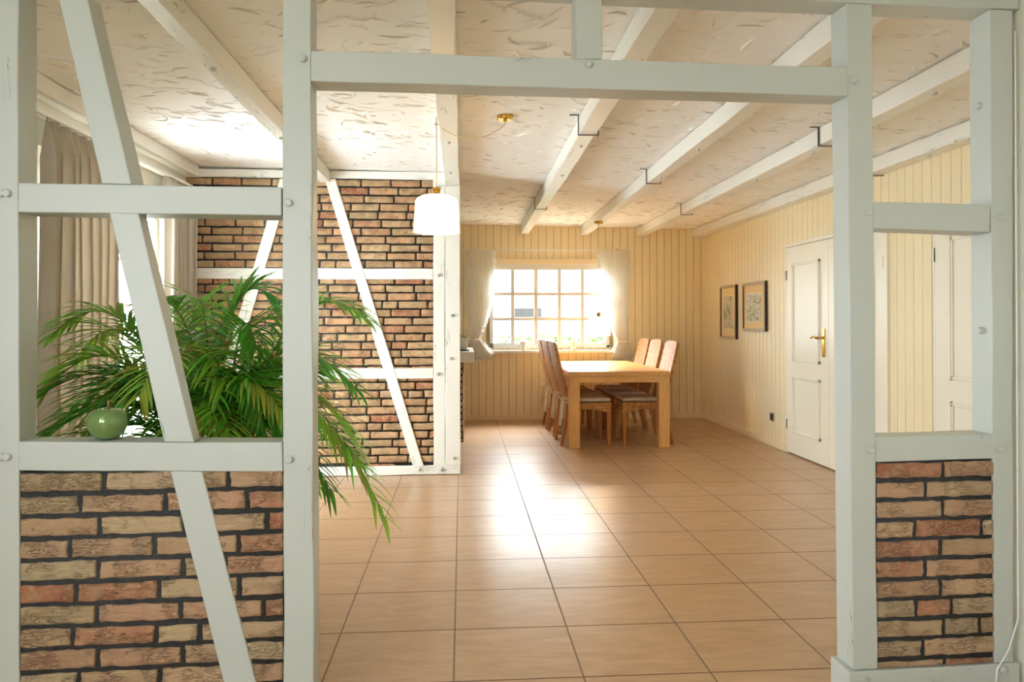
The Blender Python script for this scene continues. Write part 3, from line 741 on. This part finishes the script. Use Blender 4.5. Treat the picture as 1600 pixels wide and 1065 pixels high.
# ------------------------------------------------------------------ panelled doors on the right wall
def molding(m, x, y0, y1, z0, z1, w=.028, h=.012):
    for a in ((y0, y1, z0, z0+w), (y0, y1, z1-w, z1), (y0, y0+w, z0, z1), (y1-w, y1, z0, z1)): m.box(x-h, a[0], a[2], x, a[1], a[3])
    for a in ((y0+.008, y1-.008, z0+.008, z0+.016), (y0+.008, y1-.008, z1-.016, z1-.008), (y0+.008, y0+.016, z0+.008, z1-.008), (y1-.016, y1-.008, z0+.008, z1-.008)): m.box(x-h-.008, a[0], a[2], x-h+.001, a[1], a[3])
pu1, pu0 = onX(1260, 408, XR).z, onX(1260, 566, XR).z
pl1, pl0 = onX(1260, 589, XR).z, onX(1260, 681, XR).z
def door(n, y0, y1, leaves, handle=None, case=True):
    d = sempty('door_%d' % n, (XR, (y0+y1)/2, 0)); m = MB()
    m.box(XR-.03, y0-.045, DZ, XR-.001, y1+.02, DZ+.03)
    m.box(XR-.03, y0-.045, 0, XR-.001, y0, DZ); m.box(XR-.018, y1, 0, XR-.001, y1+.02, DZ)
    m.build('casing', 'door_paint', d, bevel=.003)
    for a, b in leaves:
        m = MB(); m.box(XR-.018, a+.002, .012, XR-.001, b-.002, DZ-.003); lf = m.build('door_leaf', 'door_paint', d, bevel=.002)
        m = MB(); ins = (b-a)*.17
        molding(m, XR-.018, a+ins, b-ins, pu0, pu1); molding(m, XR-.018, a+ins, b-ins, pl0, pl1)
        m.box(XR-.022, a+ins+.03, pu0+.03, XR-.016, b-ins-.03, pu1-.03); m.box(XR-.022, a+ins+.03, pl0+.03, XR-.016, b-ins-.03, pl1-.03)
        m.build('moulding', 'door_paint', d, bevel=.002)
    for yy in ((y1, y0) if len(leaves) > 1 else (y1,)):
        m = MB()
        for z in (.27, 1.66): m.tube([(XR-.024, yy, z-.045), (XR-.024, yy, z+.045)], .007, 8)
        m.build('hinge', 'steel', d)
    return d
d1 = door(1, DY0, DY1, ((DY0, 5.83), (5.83, DY1)))
m = MB(); hp = Vector((XR-.022, 5.90, 1.06))
m.box(hp.x-.006, hp.y-.02, .93, hp.x+.004, hp.y+.02, 1.17)
m.tube([(hp.x, hp.y, 1.09), (hp.x-.05, hp.y, 1.09), (hp.x-.055, hp.y+.015, 1.09), (hp.x-.055, hp.y+.07, 1.1), (hp.x-.05, hp.y+.13, 1.085)], [.011, .011, .011, .008, .006], 8)
m.build('handle', 'brass', d1, smooth=False, bevel=.003)
door(2, D2Y0, D2Y1, ((D2Y0, D2Y1),))
# socket
c = onX(1207, 651, XR-.007)
t = thing('wall_socket', 'dark square wall socket low on the panelled wall beside the door', 'socket', tuple(c))
m = MB(); m.box(c.x-.01, c.y-.04, c.z-.04, c.x+.001, c.y+.04, c.z+.04); m.build('face_plate', 'steel', t, bevel=.003)
m = MB(); m.box(c.x-.014, c.y-.026, c.z-.026, c.x-.009, c.y+.026, c.z+.026); m.build('insert', 'dark', t, bevel=.003)

# ------------------------------------------------------------------ pictures
def picture(u0, u1, vt, vb, label, art, iw, iz0, iz1):
    x = XR-.035
    y1 = onX(u0, (vt+vb)/2, x).y; y0 = onX(u1, (vt+vb)/2, x).y; um = (u0+u1)/2
    z1, z0 = onX(um, vt, x).z, onX(um, vb, x).z
    t = thing('framed_picture', label, 'picture', (x, (y0+y1)/2, z0), 'framed watercolours on the right wall'); fwid = .028
    m = MB()
    for a in ((y0, y1, z0, z0+fwid), (y0, y1, z1-fwid, z1), (y0, y0+fwid, z0+fwid, z1-fwid), (y1-fwid, y1, z0+fwid, z1-fwid)): m.box(x-.002, a[0], a[2], XR-.009, a[1], a[3], None, 1); m.box(x-.006, a[0]+.002, a[2]+.001, x-.002, a[1]-.002, a[3]-.001, None, 0)
    m.build('frame', ['picture_frame', 'frame_side'], t)
    m = MB(); m.box(x+.008, y0+.02, z0+.02, x+.012, y1-.02, z1-.02); m.build('mat_board', 'mat_board', t)
    yc = (y0+y1)/2; h = z1-z0; w_ = (y1-y0)
    m = MB(); m.box(x+.005, yc-w_*iw-.008, z0+h*iz0-.008, x+.009, yc+w_*iw+.008, z0+h*iz1+.008); m.build('paper_border', 'paper', t)
    m = MB(); m.box(x+.003, yc-w_*iw, z0+h*iz0, x+.006, yc+w_*iw, z0+h*iz1); m.build('painting', art, t)
picture(1125, 1149.5, 446, 529, 'narrow framed watercolour of a village lane, the one nearer the back corner', 'art_lane', .27, .19, .80)
picture(1160, 1195.5, 440.5, 517, 'wider framed watercolour of houses, the one nearer the door', 'art_village', .32, .20, .76)

# ------------------------------------------------------------------ pendant lamps
LC = Vector((-.142, 4.12, 1.742))
def pendant(LC, zcap, label, canopy_at, hook=None, k=1.0, power=60):
    t = thing('pendant_lamp', label, 'lamp', tuple(LC), 'pendant lamps')
    rb, rt, h = .131*k, .112*k, .205*k
    m = MB(); n = 48
    m.lathe([(rb, 0), (rt+.008, h-.03), (rt-.004, h-.012), (rt-.03, h), (.035, h+.004)], LC, n)
    m.lathe([(rb-.003, .001), (rt+.004, h-.032), (rt-.008, h-.015), (rt-.03, h-.004), (.035, h)], LC, n)
    m.build('lamp_shade', 'lamp_fabric', t, smooth=True)
    top = LC+Vector((0, 0, h+.003))
    m = MB(); m.lathe([(.036, -.002), (.036, .004), (.018, .008), (.02, .02), (.024, .042), (.016, .046), (.006, .05), (.001, .05)], top, 20); m.build('cap', 'brass', t, smooth=True)
    m = MB(); bc = LC+Vector((0, 0, h*.5)); m.lathe([(.001, -.05), (.022, -.045), (.032, -.02), (.028, .01), (.014, .04), (.014, .08), (.001, .08)], bc, 16)
    ob = m.build('bulb', 'bulb_glow', t, smooth=True)
    cap = top+Vector((0, 0, .05)); pts = [cap]
    if hook is not None:
        pts += [cap.lerp(hook, .5), hook]
        for i in range(1, 13):
            f = i/12; q = Vector(canopy_at)-Vector((0, 0, .05)); p = hook.lerp(q, f); p.z -= .085*math.sin(PI*f)**.8; p.y += 0; pts.append(p)
        pts.append(Vector(canopy_at)-Vector((0, 0, .02)))
    else: pts += [Vector(canopy_at)-Vector((0, 0, .02))]
    m = MB(); m.tube(pts, .0036, 8); m.build('cord', 'cord_cream', t, smooth=True)
    if hook is not None:
        m = MB(); m.tube([hook+Vector((.0, 0, .035)), hook+Vector((-.0, 0, .01)), hook+Vector((-.01, 0, -.004)), hook+Vector((0, 0, -.012)), hook+Vector((.01, 0, -.002))], .003, 6); m.build('hook', 'brass', t)
    ca = Vector(canopy_at); m = MB(); m.lathe([(.001, -.034), (.012, -.034), (.013, -.026), (.044, -.026), (.047, -.022), (.047, -.002), (.001, -.001)], ca, 24); m.build('ceiling_rose', 'brass', t, smooth=False, bevel=.002)
    l = bpy.data.lights.new('pendant_bulb_light', 'POINT'); l.energy = power; l.color = (1, .66, .34); l.shadow_soft_size = .03
    lo = bpy.data.objects.new('bulb_light', l); COL.objects.link(lo); lo.parent = t; lo.location = (0, 0, h*.35); 
    return t
t_ = NT('bulb_glow'); em = t_.node('ShaderNodeEmission', {0: (1, .8, .5, 1), 1: 12}).outputs[0]; t_.l.new(em, t_.out.inputs[0]); M['bulb_glow'] = t_.m
simple('cord_cream', (236, 224, 196), .5)
c1 = onZ(789, 181, zc(.25)-.0005)
hk = onY(681, 180, LC.y); hk.x = LC.x
hk.z = min(hk.z, 2.36)
pendant(LC, 0, 'lit white drum pendant lamp hanging in front of the brick divider', tuple(c1), hk, power=60)
c2 = onZ(935, 346, 2.312); LC2 = Vector((c2.x, c2.y, 1.075))
pendant(LC2, 0, 'white pendant lamp hanging over the dining table before the window', (c2.x, c2.y, zc(1.58)-.108), None, k=.98, power=80)

# ------------------------------------------------------------------ dining table
TX0, TX1, TY0, TY1, TZ = 1.035, 2.025, 6.945, 8.80, .745
t = thing('dining_table', 'solid light oak dining table with thick square legs', 'table', ((TX0+TX1)/2, (TY0+TY1)/2, 0))
m = MB(); m.box(TX0, TY0, TZ-.045, TX1, TY1, TZ); m.build('table_top', 'oak_y', t, bevel=.003)
lw = .105
for x in (TX0, TX1-lw):
    for y in (TY0, TY1-lw): m = MB(); m.box(x, y, 0, x+lw, y+lw, TZ-.046); m.build('leg', 'oak_z', t, bevel=.003)
m = MB()
for y in (TY0+.002, TY1-.042): m.prism([(TX0+lw, y, TZ-.046), (TX1-lw, y, TZ-.046), (TX1-lw, y, TZ-.108), (TX0+lw, y, TZ-.108)], (0, .04, 0))
for x in (TX0+.004, TX1-.044): m.box(x, TY0+lw, TZ-.108, x+.04, TY1-lw, TZ-.046)
m.build('apron', 'oak_x', t, bevel=.002)

# ------------------------------------------------------------------ chairs
def make_chair(label):
    """local frame: +x is the direction the sitter faces, origin on the floor under the seat centre"""
    t = thing('dining_chair', label, 'chair', (0, 0, 0), 'woven dining chairs round the oak table')
    W = .225; xf, xb = .23, -.225
    # seat box with arched apron
    m = MB()
    def apron(p0, p1, inward):
        n = 12; vs = []
        for i in range(n+1):
            s = i/n; p = p0.lerp(p1, s); zb = .305+.055*math.sin(PI*s)
            vs += [Vector((p.x, p.y, .415)), Vector((p.x, p.y, zb)), Vector((p.x, p.y, zb))+inward, Vector((p.x, p.y, .415))+inward]
        fs = [(i*4+k, i*4+(k+1) % 4, (i+1)*4+(k+1) % 4, (i+1)*4+k) for i in range(n) for k in range(4)]+[(0, 1, 2, 3), (n*4+3, n*4+2, n*4+1, n*4)]
        m.add(vs, fs)
    V = Vector
    apron(V((xf, -W, 0)), V((xf, W, 0)), V((-.02, 0, 0))); apron(V((xb, -W, 0)), V((xb, W, 0)), V((.02, 0, 0)))
    apron(V((xb, -W, 0)), V((xf, -W, 0)), V((0, .02, 0))); apron(V((xb, W, 0)), V((xf, W, 0)), V((0, -.02, 0)))
    m.box(xb, -W, .405, xf, W, .425)
    m.build('seat', 'weave', t, bevel=.006)
    # back: tall, slightly curved panel
    def bx(z): s = (z-.38)/.65; return xb+.03-.155*s**1.25-.02*math.sin(PI*s)
    m = MB(); n = 16
    def prof(z, dx): return bx(z)+dx
    vs = []
    for i in range(n+1):
        s = i/n; z = .38+.65*s; w_ = W-.004+.004*math.sin(PI*s) - (.03*max(0, (s-.93)/.07)**2); zz = z-(.008*max(0, (s-.93)/.07))
        th = .042-.014*s
        row = []
        for k in range(9):
            q = k/8*2-1; dz = .012*(1-q*q)*(1 if i == n else 0); row.append(V((bx(z)-.008*(1-q*q), q*w_, zz+dz)))
        for k in range(8, -1, -1):
            q = k/8*2-1; dz = .012*(1-q*q)*(1 if i == n else 0); row.append(V((bx(z)+th-.014*(1-q*q), q*w_, zz+dz)))
        vs += row
    fs = [(i*18+k, i*18+(k+1) % 18, (i+1)*18+(k+1) % 18, (i+1)*18+k) for i in range(n) for k in range(18)]
    fs += [(k, k+1, 16-k, 17-k) for k in range(8)] + [(n*18+k, n*18+17-k, n*18+16-k, n*18+k+1) for k in range(8)]
    m.add(vs, fs); m.build('backrest', 'weave', t, bevel=.006)
    # legs
    for sgn in (-1, 1):
        y = sgn*(W-.024)
        def leg(x0, x1, z0, z1, a, b):
            mm = MB(); vs = []
            for (x, z, h) in ((x1, z1, b), (x0, z0, a)): vs += [V((x-h, y-h, z)), V((x+h, y-h, z)), V((x+h, y+h, z)), V((x-h, y+h, z))]
            mm.add(vs, [(0, 1, 2, 3), (7, 6, 5, 4)]+[(k, (k+1) % 4, (k+1) % 4+4, k+4) for k in range(4)]); return mm.build('leg', 'leg_wood', t, bevel=.003)
        leg(xf-.024, xf-.022, 0, .36, .015, .022); leg(xb-.045, xb+.028, 0, .36, .015, .022)
    # cushion
    m = MB()
    def cu(u, v, top):
        x = xb+.06+(xf-xb-.055)*u; y = (-W+.006+(2*W-.012)*v); e = min(u, 1-u, v, 1-v); r = min(1, e/.12)
        r = math.sqrt(max(0, 1-(1-r)**2))
        return V((x, y, .448+(.02*r if top else -.02*r)))
    m.grid(lambda u, v: cu(u, v, True), 20, 20); m.grid(lambda u, v: cu(u, v, False), 20, 20)
    c = m.build('cushion', 'cushion', t, smooth=True)
    # tie ribbons at the back corners
    for sgn in (-1, 1):
        m = MB(); k0 = V((xb-.03, sgn*(W-.01), .47)); r = random.Random(int(sgn*5+9))
        m.tube([V((xb+.07, sgn*(W+.002), .462)), V((xb+.02, sgn*(W+.012), .47)), k0], [.006, .008, .01], 6)
        m.tube([k0+V((-.012, 0, .008)), k0, k0+V((-.004, 0, -.02))], [.012, .016, .01], 8)
        for dx, dy, L in ((-.035, .01, .26), (-.012, -.012, .2)):
            pts = [k0, k0+V((dx*.6, dy*sgn, -.06)), k0+V((dx*.8, dy*sgn*.5, -L*.6)), k0+V((dx, dy*sgn*1.4, -L))]
            for i in range(3):
                a, b = pts[i], pts[i+1]; wv = V((.007+.002*i, .005*sgn, 0)); wv2 = V((.007+.002*(i+1), .005*sgn, 0)); th = V((.0012, -.0012, 0))
                m.add([a-wv, a+wv, b+wv2, b-wv2, a-wv+th, a+wv+th, b+wv2+th, b-wv2+th], [(0, 1, 2, 3), (7, 6, 5, 4), (0, 4, 5, 1), (1, 5, 6, 2), (2, 6, 7, 3), (3, 7, 4, 0)])
        for s2 in (-1, 1): m.tube([k0, k0+V((-.02+.03*s2, .012*sgn, .018)), k0+V((.005+.036*s2, .014*sgn, -.002)), k0], [.004, .007, .006, .004], 6)
        m.build('tie_ribbon', 'ribbon', c)
    return t
def copy_tree(o, parent=None, skip=None):
    c = o.copy(); COL.objects.link(c)
    if parent is not None: c.parent = parent
    for ch in list(o.children):
        if ch.name.split('.')[0] != skip: copy_tree(ch, c, skip)
    return c
spots = [(1.25, 7.33, 0, 'woven dining chair on the left of the table, nearest the viewer'),
         (1.245, 7.90, 0, 'woven dining chair on the left of the table, middle of three'),
         (1.24, 8.43, 0, 'woven dining chair on the left of the table, nearest the window'),
         (1.83, 7.33, PI, 'woven dining chair on the right of the table, nearest the viewer'),
         (1.835, 7.92, PI, 'woven dining chair on the right of the table, middle of three'),
         (1.83, 8.44, PI, 'woven dining chair on the right of the table, nearest the back wall')]
c0 = make_chair(spots[0][3]); kids = [c0]+[copy_tree(c0, skip=None if q[2] == 0 else 'tie_ribbon') for q in spots[1:]]
rr = random.Random(2)
for o, (x, y, a, lab) in zip(kids, spots):
    o.location = (x, y, 0); o.rotation_euler = (0, 0, a+rr.uniform(-.02, .02)); o['label'] = lab

# ------------------------------------------------------------------ green ceramic apple
ac = onF(168.5, 689, .045); ac.z = onF(168.5, 689.5).z+.001
t = thing('ceramic_apple', 'glossy green ceramic apple standing on the timber rail', 'ornament', tuple(ac))
AS = .89
prof_ = [(.001, .006), (.012, .002), (.024, .0005), (.034, .004), (.048, .018), (.060, .038), (.0645, .056), (.062, .074), (.052, .090), (.038, .0985), (.026, .0985), (.014, .092), (.005, .085), (.001, .083)]
prof_ = [(a_*AS, b_*.93) for a_, b_ in prof_]
m = MB(); m.lathe(prof_, ac, 48)
for v in m.v:
    d = v-ac; a = math.atan2(d.y, d.x); rr_ = math.hypot(d.x, d.y)
    if d.z < .02 and rr_ > .02: v.z += .0025*math.cos(5*a)*0
    v.x = ac.x+d.x*(1+.025*math.cos(5*a)); v.y = ac.y+d.y*(1+.025*math.cos(5*a))
o = m.build('body', 'apple_glaze', t, smooth=True); sub = o.modifiers.new('sub', 'SUBSURF'); sub.levels = 1; sub.render_levels = 2
m = MB(); m.tube([ac+Vector((0, 0, .077)), ac+Vector((.001, 0, .1)), ac+Vector((.003, 0, .117))], [.003, .0028, .0042], 8); m.build('stalk', 'stem_brown', t, smooth=True)

# ------------------------------------------------------------------ palm
PB = Vector((-1.02, 2.98, 0))
t = thing('potted_palm', 'large feathery green palm behind the near timber partition', 'palm', tuple(PB))
m = MB(); m.lathe([(.001, 0), (.15, 0), (.165, .02), (.205, .36), (.215, .365), (.215, .385), (.195, .385), (.19, .35), (.001, .345)], PB, 36); m.build('pot', 'planter', t, smooth=True)
m = MB(); m.lathe([(.001, .352), (.19, .35)], PB, 24); m.build('soil', 'soil', t)
def bez(p0, p1, p2, p3, s): u = 1-s; return p0*u**3+p1*3*u*u*s+p2*3*u*s*s+p3*s**3
def frond(base, tip, lift, seed, col, leaf=.26, start=.38, n=27, out=.5):
    r = random.Random(seed); tip = Vector(tip)
    hz = Vector((tip.x-base.x, tip.y-base.y, 0))
    p1 = base+hz*.12+Vector((0, 0, lift*.75)); p2 = base+hz*out+Vector((0, 0, 0)); p2.z = max(base.z, tip.z)*.4+(base.z+lift)*.75
    P = [bez(base, p1, p2, tip, i/22) for i in range(23)]
    m = MB(); cs = tuple(x*.9 for x in lin((128, 140, 60)))
    m.tube(P, [.006*(1-i/22)+.0016 for i in range(23)], 6, col=cs)
    for i in range(n):
        s = start+(1-start)*(i+.5)/n; p = bez(base, p1, p2, tip, s); q = bez(base, p1, p2, tip, min(1, s+.02)); T = (q-p).normalized() if (q-p).length > 1e-5 else Vector((0, 0, -1))
        S = T.cross(Vector((0, 0, 1)))
        S = S.normalized() if S.length > .1 else Vector((1, 0, 0))
        N = S.cross(T).normalized(); k = (s-start)/(1-start)
        L = leaf*(.55+.75*math.sin(PI*min(1, .18+k*.72)))*r.uniform(.85, 1.1)*(1-.35*k)
        for sg in (-1, 1):
            d = (T*(.55+.5*k+r.uniform(-.08, .08))+S*sg*(1.0-.35*k)+N*r.uniform(.05, .45)).normalized()
            w = r.uniform(.006, .0095); pts = []; a = p.copy(); g = r.uniform(.22, .42)
            for j in range(6):
                pts.append(a.copy()); a = a+d*(L/5); d = (d+Vector((0, 0, -g))*.55).normalized()
            c = lin([max(0, x*r.uniform(.8, 1.15)) for x in col]); 
            if r.random() < .06: c = lin((190, 150, 70))
            vs = []; ws = (.45, 1, 1, .8, .5, .06)
            for j, pt in enumerate(pts):
                dd = (pts[min(j+1, 5)]-pts[max(j-1, 0)]).normalized(); wv = dd.cross(Vector((0, 0, 1))); wv = (wv.normalized() if wv.length > .05 else S)*w*ws[j]; up = wv.cross(dd).normalized()*w*ws[j]*.45
                vs += [pt-wv-up, pt, pt+wv-up]
            m.add(vs, [(j*3+q_, j*3+q_+1, j*3+q_+4, j*3+q_+3) for j in range(5) for q_ in range(2)], c)
    m.build('frond', 'leaf', t, smooth=True)
GREENS = [(140, 205, 72), (104, 180, 66), (170, 222, 88), (84, 156, 66), (200, 228, 100), (120, 196, 100)]
r = random.Random(11)
def bs(): a = r.uniform(0, 2*PI); q = r.uniform(.02, .12); return PB+Vector((q*math.cos(a), q*math.sin(a), .35))
# fronds whose reach the photo shows: (u, v of the tip, depth, lift, leaf)
SHOWN = [(78, 527, 3.0, 1.0, .20), (215, 505, 3.15, 1.02, .18), (70, 610, 2.85, .86, .26), (60, 690, 2.8, .66, .26), (120, 560, 3.1, .95, .24), (95, 655, 3.05, .78, .26),
         (575, 500, 2.85, .98, .20), (560, 610, 2.75, .90, .24), (604, 815, 2.72, .92, .22), (520, 770, 2.70, .80, .24), (555, 690, 3.1, .84, .24), (430, 480, 3.1, 1.04, .22), (300, 500, 3.3, 1.03, .22),
         (400, 540, 2.8, .92, .26), (350, 600, 2.7, .84, .26), (240, 580, 2.75, .90, .26), (440, 640, 2.68, .74, .26), (180, 640, 2.7, .74, .26), (300, 660, 2.66, .66, .26)]
for i, (u, v, y, lift, lf) in enumerate(SHOWN):
    frond(bs(), onY(u, v, y), lift, 100+i, GREENS[i % 6], leaf=lf)
for i in range(26):
    a = 2*PI*i/26+r.uniform(-.1, .1); R2 = r.uniform(.3, .72); z = r.uniform(.5, 1.05)
    tip = PB+Vector((R2*math.cos(a), R2*math.sin(a)*.75, z)); tip.y = max(tip.y, 2.52)
    if tip.x > -.5 and tip.z > .9: tip.z = .8
    frond(bs(), tip, r.uniform(.62, .95), 300+i, GREENS[r.randrange(6)], leaf=r.uniform(.2, .28))
for i in range(7):
    m = MB(); b = bs(); m.tube([b, b+Vector((r.uniform(-.03, .03), r.uniform(-.03, .03), .3))], [.011, .007], 8, col=lin((120, 130, 60))); m.build('stem', 'leaf', t, smooth=True)

# ------------------------------------------------------------------ outside
m = MB(); m.box(-30, 9.4, -.5, 30, 40, -.3); m.box(-30, -12, -.5, -2.5, 9.4, -.3); struct(m.build('ground_outside', 'grass'))
m = MB(); m.box(-5.5, 2, -.3, -2.46, 8, -.04); struct(m.build('terrace_outside', 'paving'))
def hedge(name, x0, x1, y0, y1, z1, n, seed, label):
    r = random.Random(seed); m = MB()
    for i in range(n):
        x = r.uniform(x0, x1); y = r.uniform(y0, y1); top = z1*(.86+.18*noise.noise(Vector((x*1.7, y, seed)))); z = -.3+(top+.3)*r.random()**.6
        s_ = r.uniform(.03, .06); a = r.uniform(0, 2*PI); b = r.uniform(-.6, .9); q = Vector((math.cos(a), math.sin(a), b)).normalized()*s_; w_ = q.cross(Vector((0, .3, 1))).normalized()*s_*.45
        p = Vector((x, y, z)); k = r.uniform(.75, 1.3); m.add([p-q, p+w_, p+q, p-w_], [(0, 1, 2, 3)], lin([min(255, c_*k) for c_ in (96, 112, 48)]))
    o = m.build(name, 'hedge_leaf'); tag(o, label, 'hedge'); return o
hedge('hedge', .6, 4.2, 11.6, 12.6, 1.13, 9000, 5, 'sunlit green garden hedge beyond the back window')
h = thing('house', 'pale neighbouring house with grey roof beyond the back window', 'house', (2, 19, -.3))
m = MB(); m.box(-4, 19, -.3, 5.2, 24, 3.4); m.build('wall', 'render_white', h)
m = MB(); m.prism([(-4.4, 18.6, 3.3), (5.6, 18.6, 3.3), (5.6, 21.5, 5.2), (-4.4, 21.5, 5.2)], (0, 0, .12)); m.build('roof', 'roof_grey', h)
a = onY(804, 487, 18.95); b = onY(846, 497, 18.95)
m = MB(); m.box(a.x, 18.94, b.z, b.x, 19, a.z+.1); m.build('house_window', 'dark', h)
for o in bpy.data.objects:
    if '_loc' in o: del o['_loc']
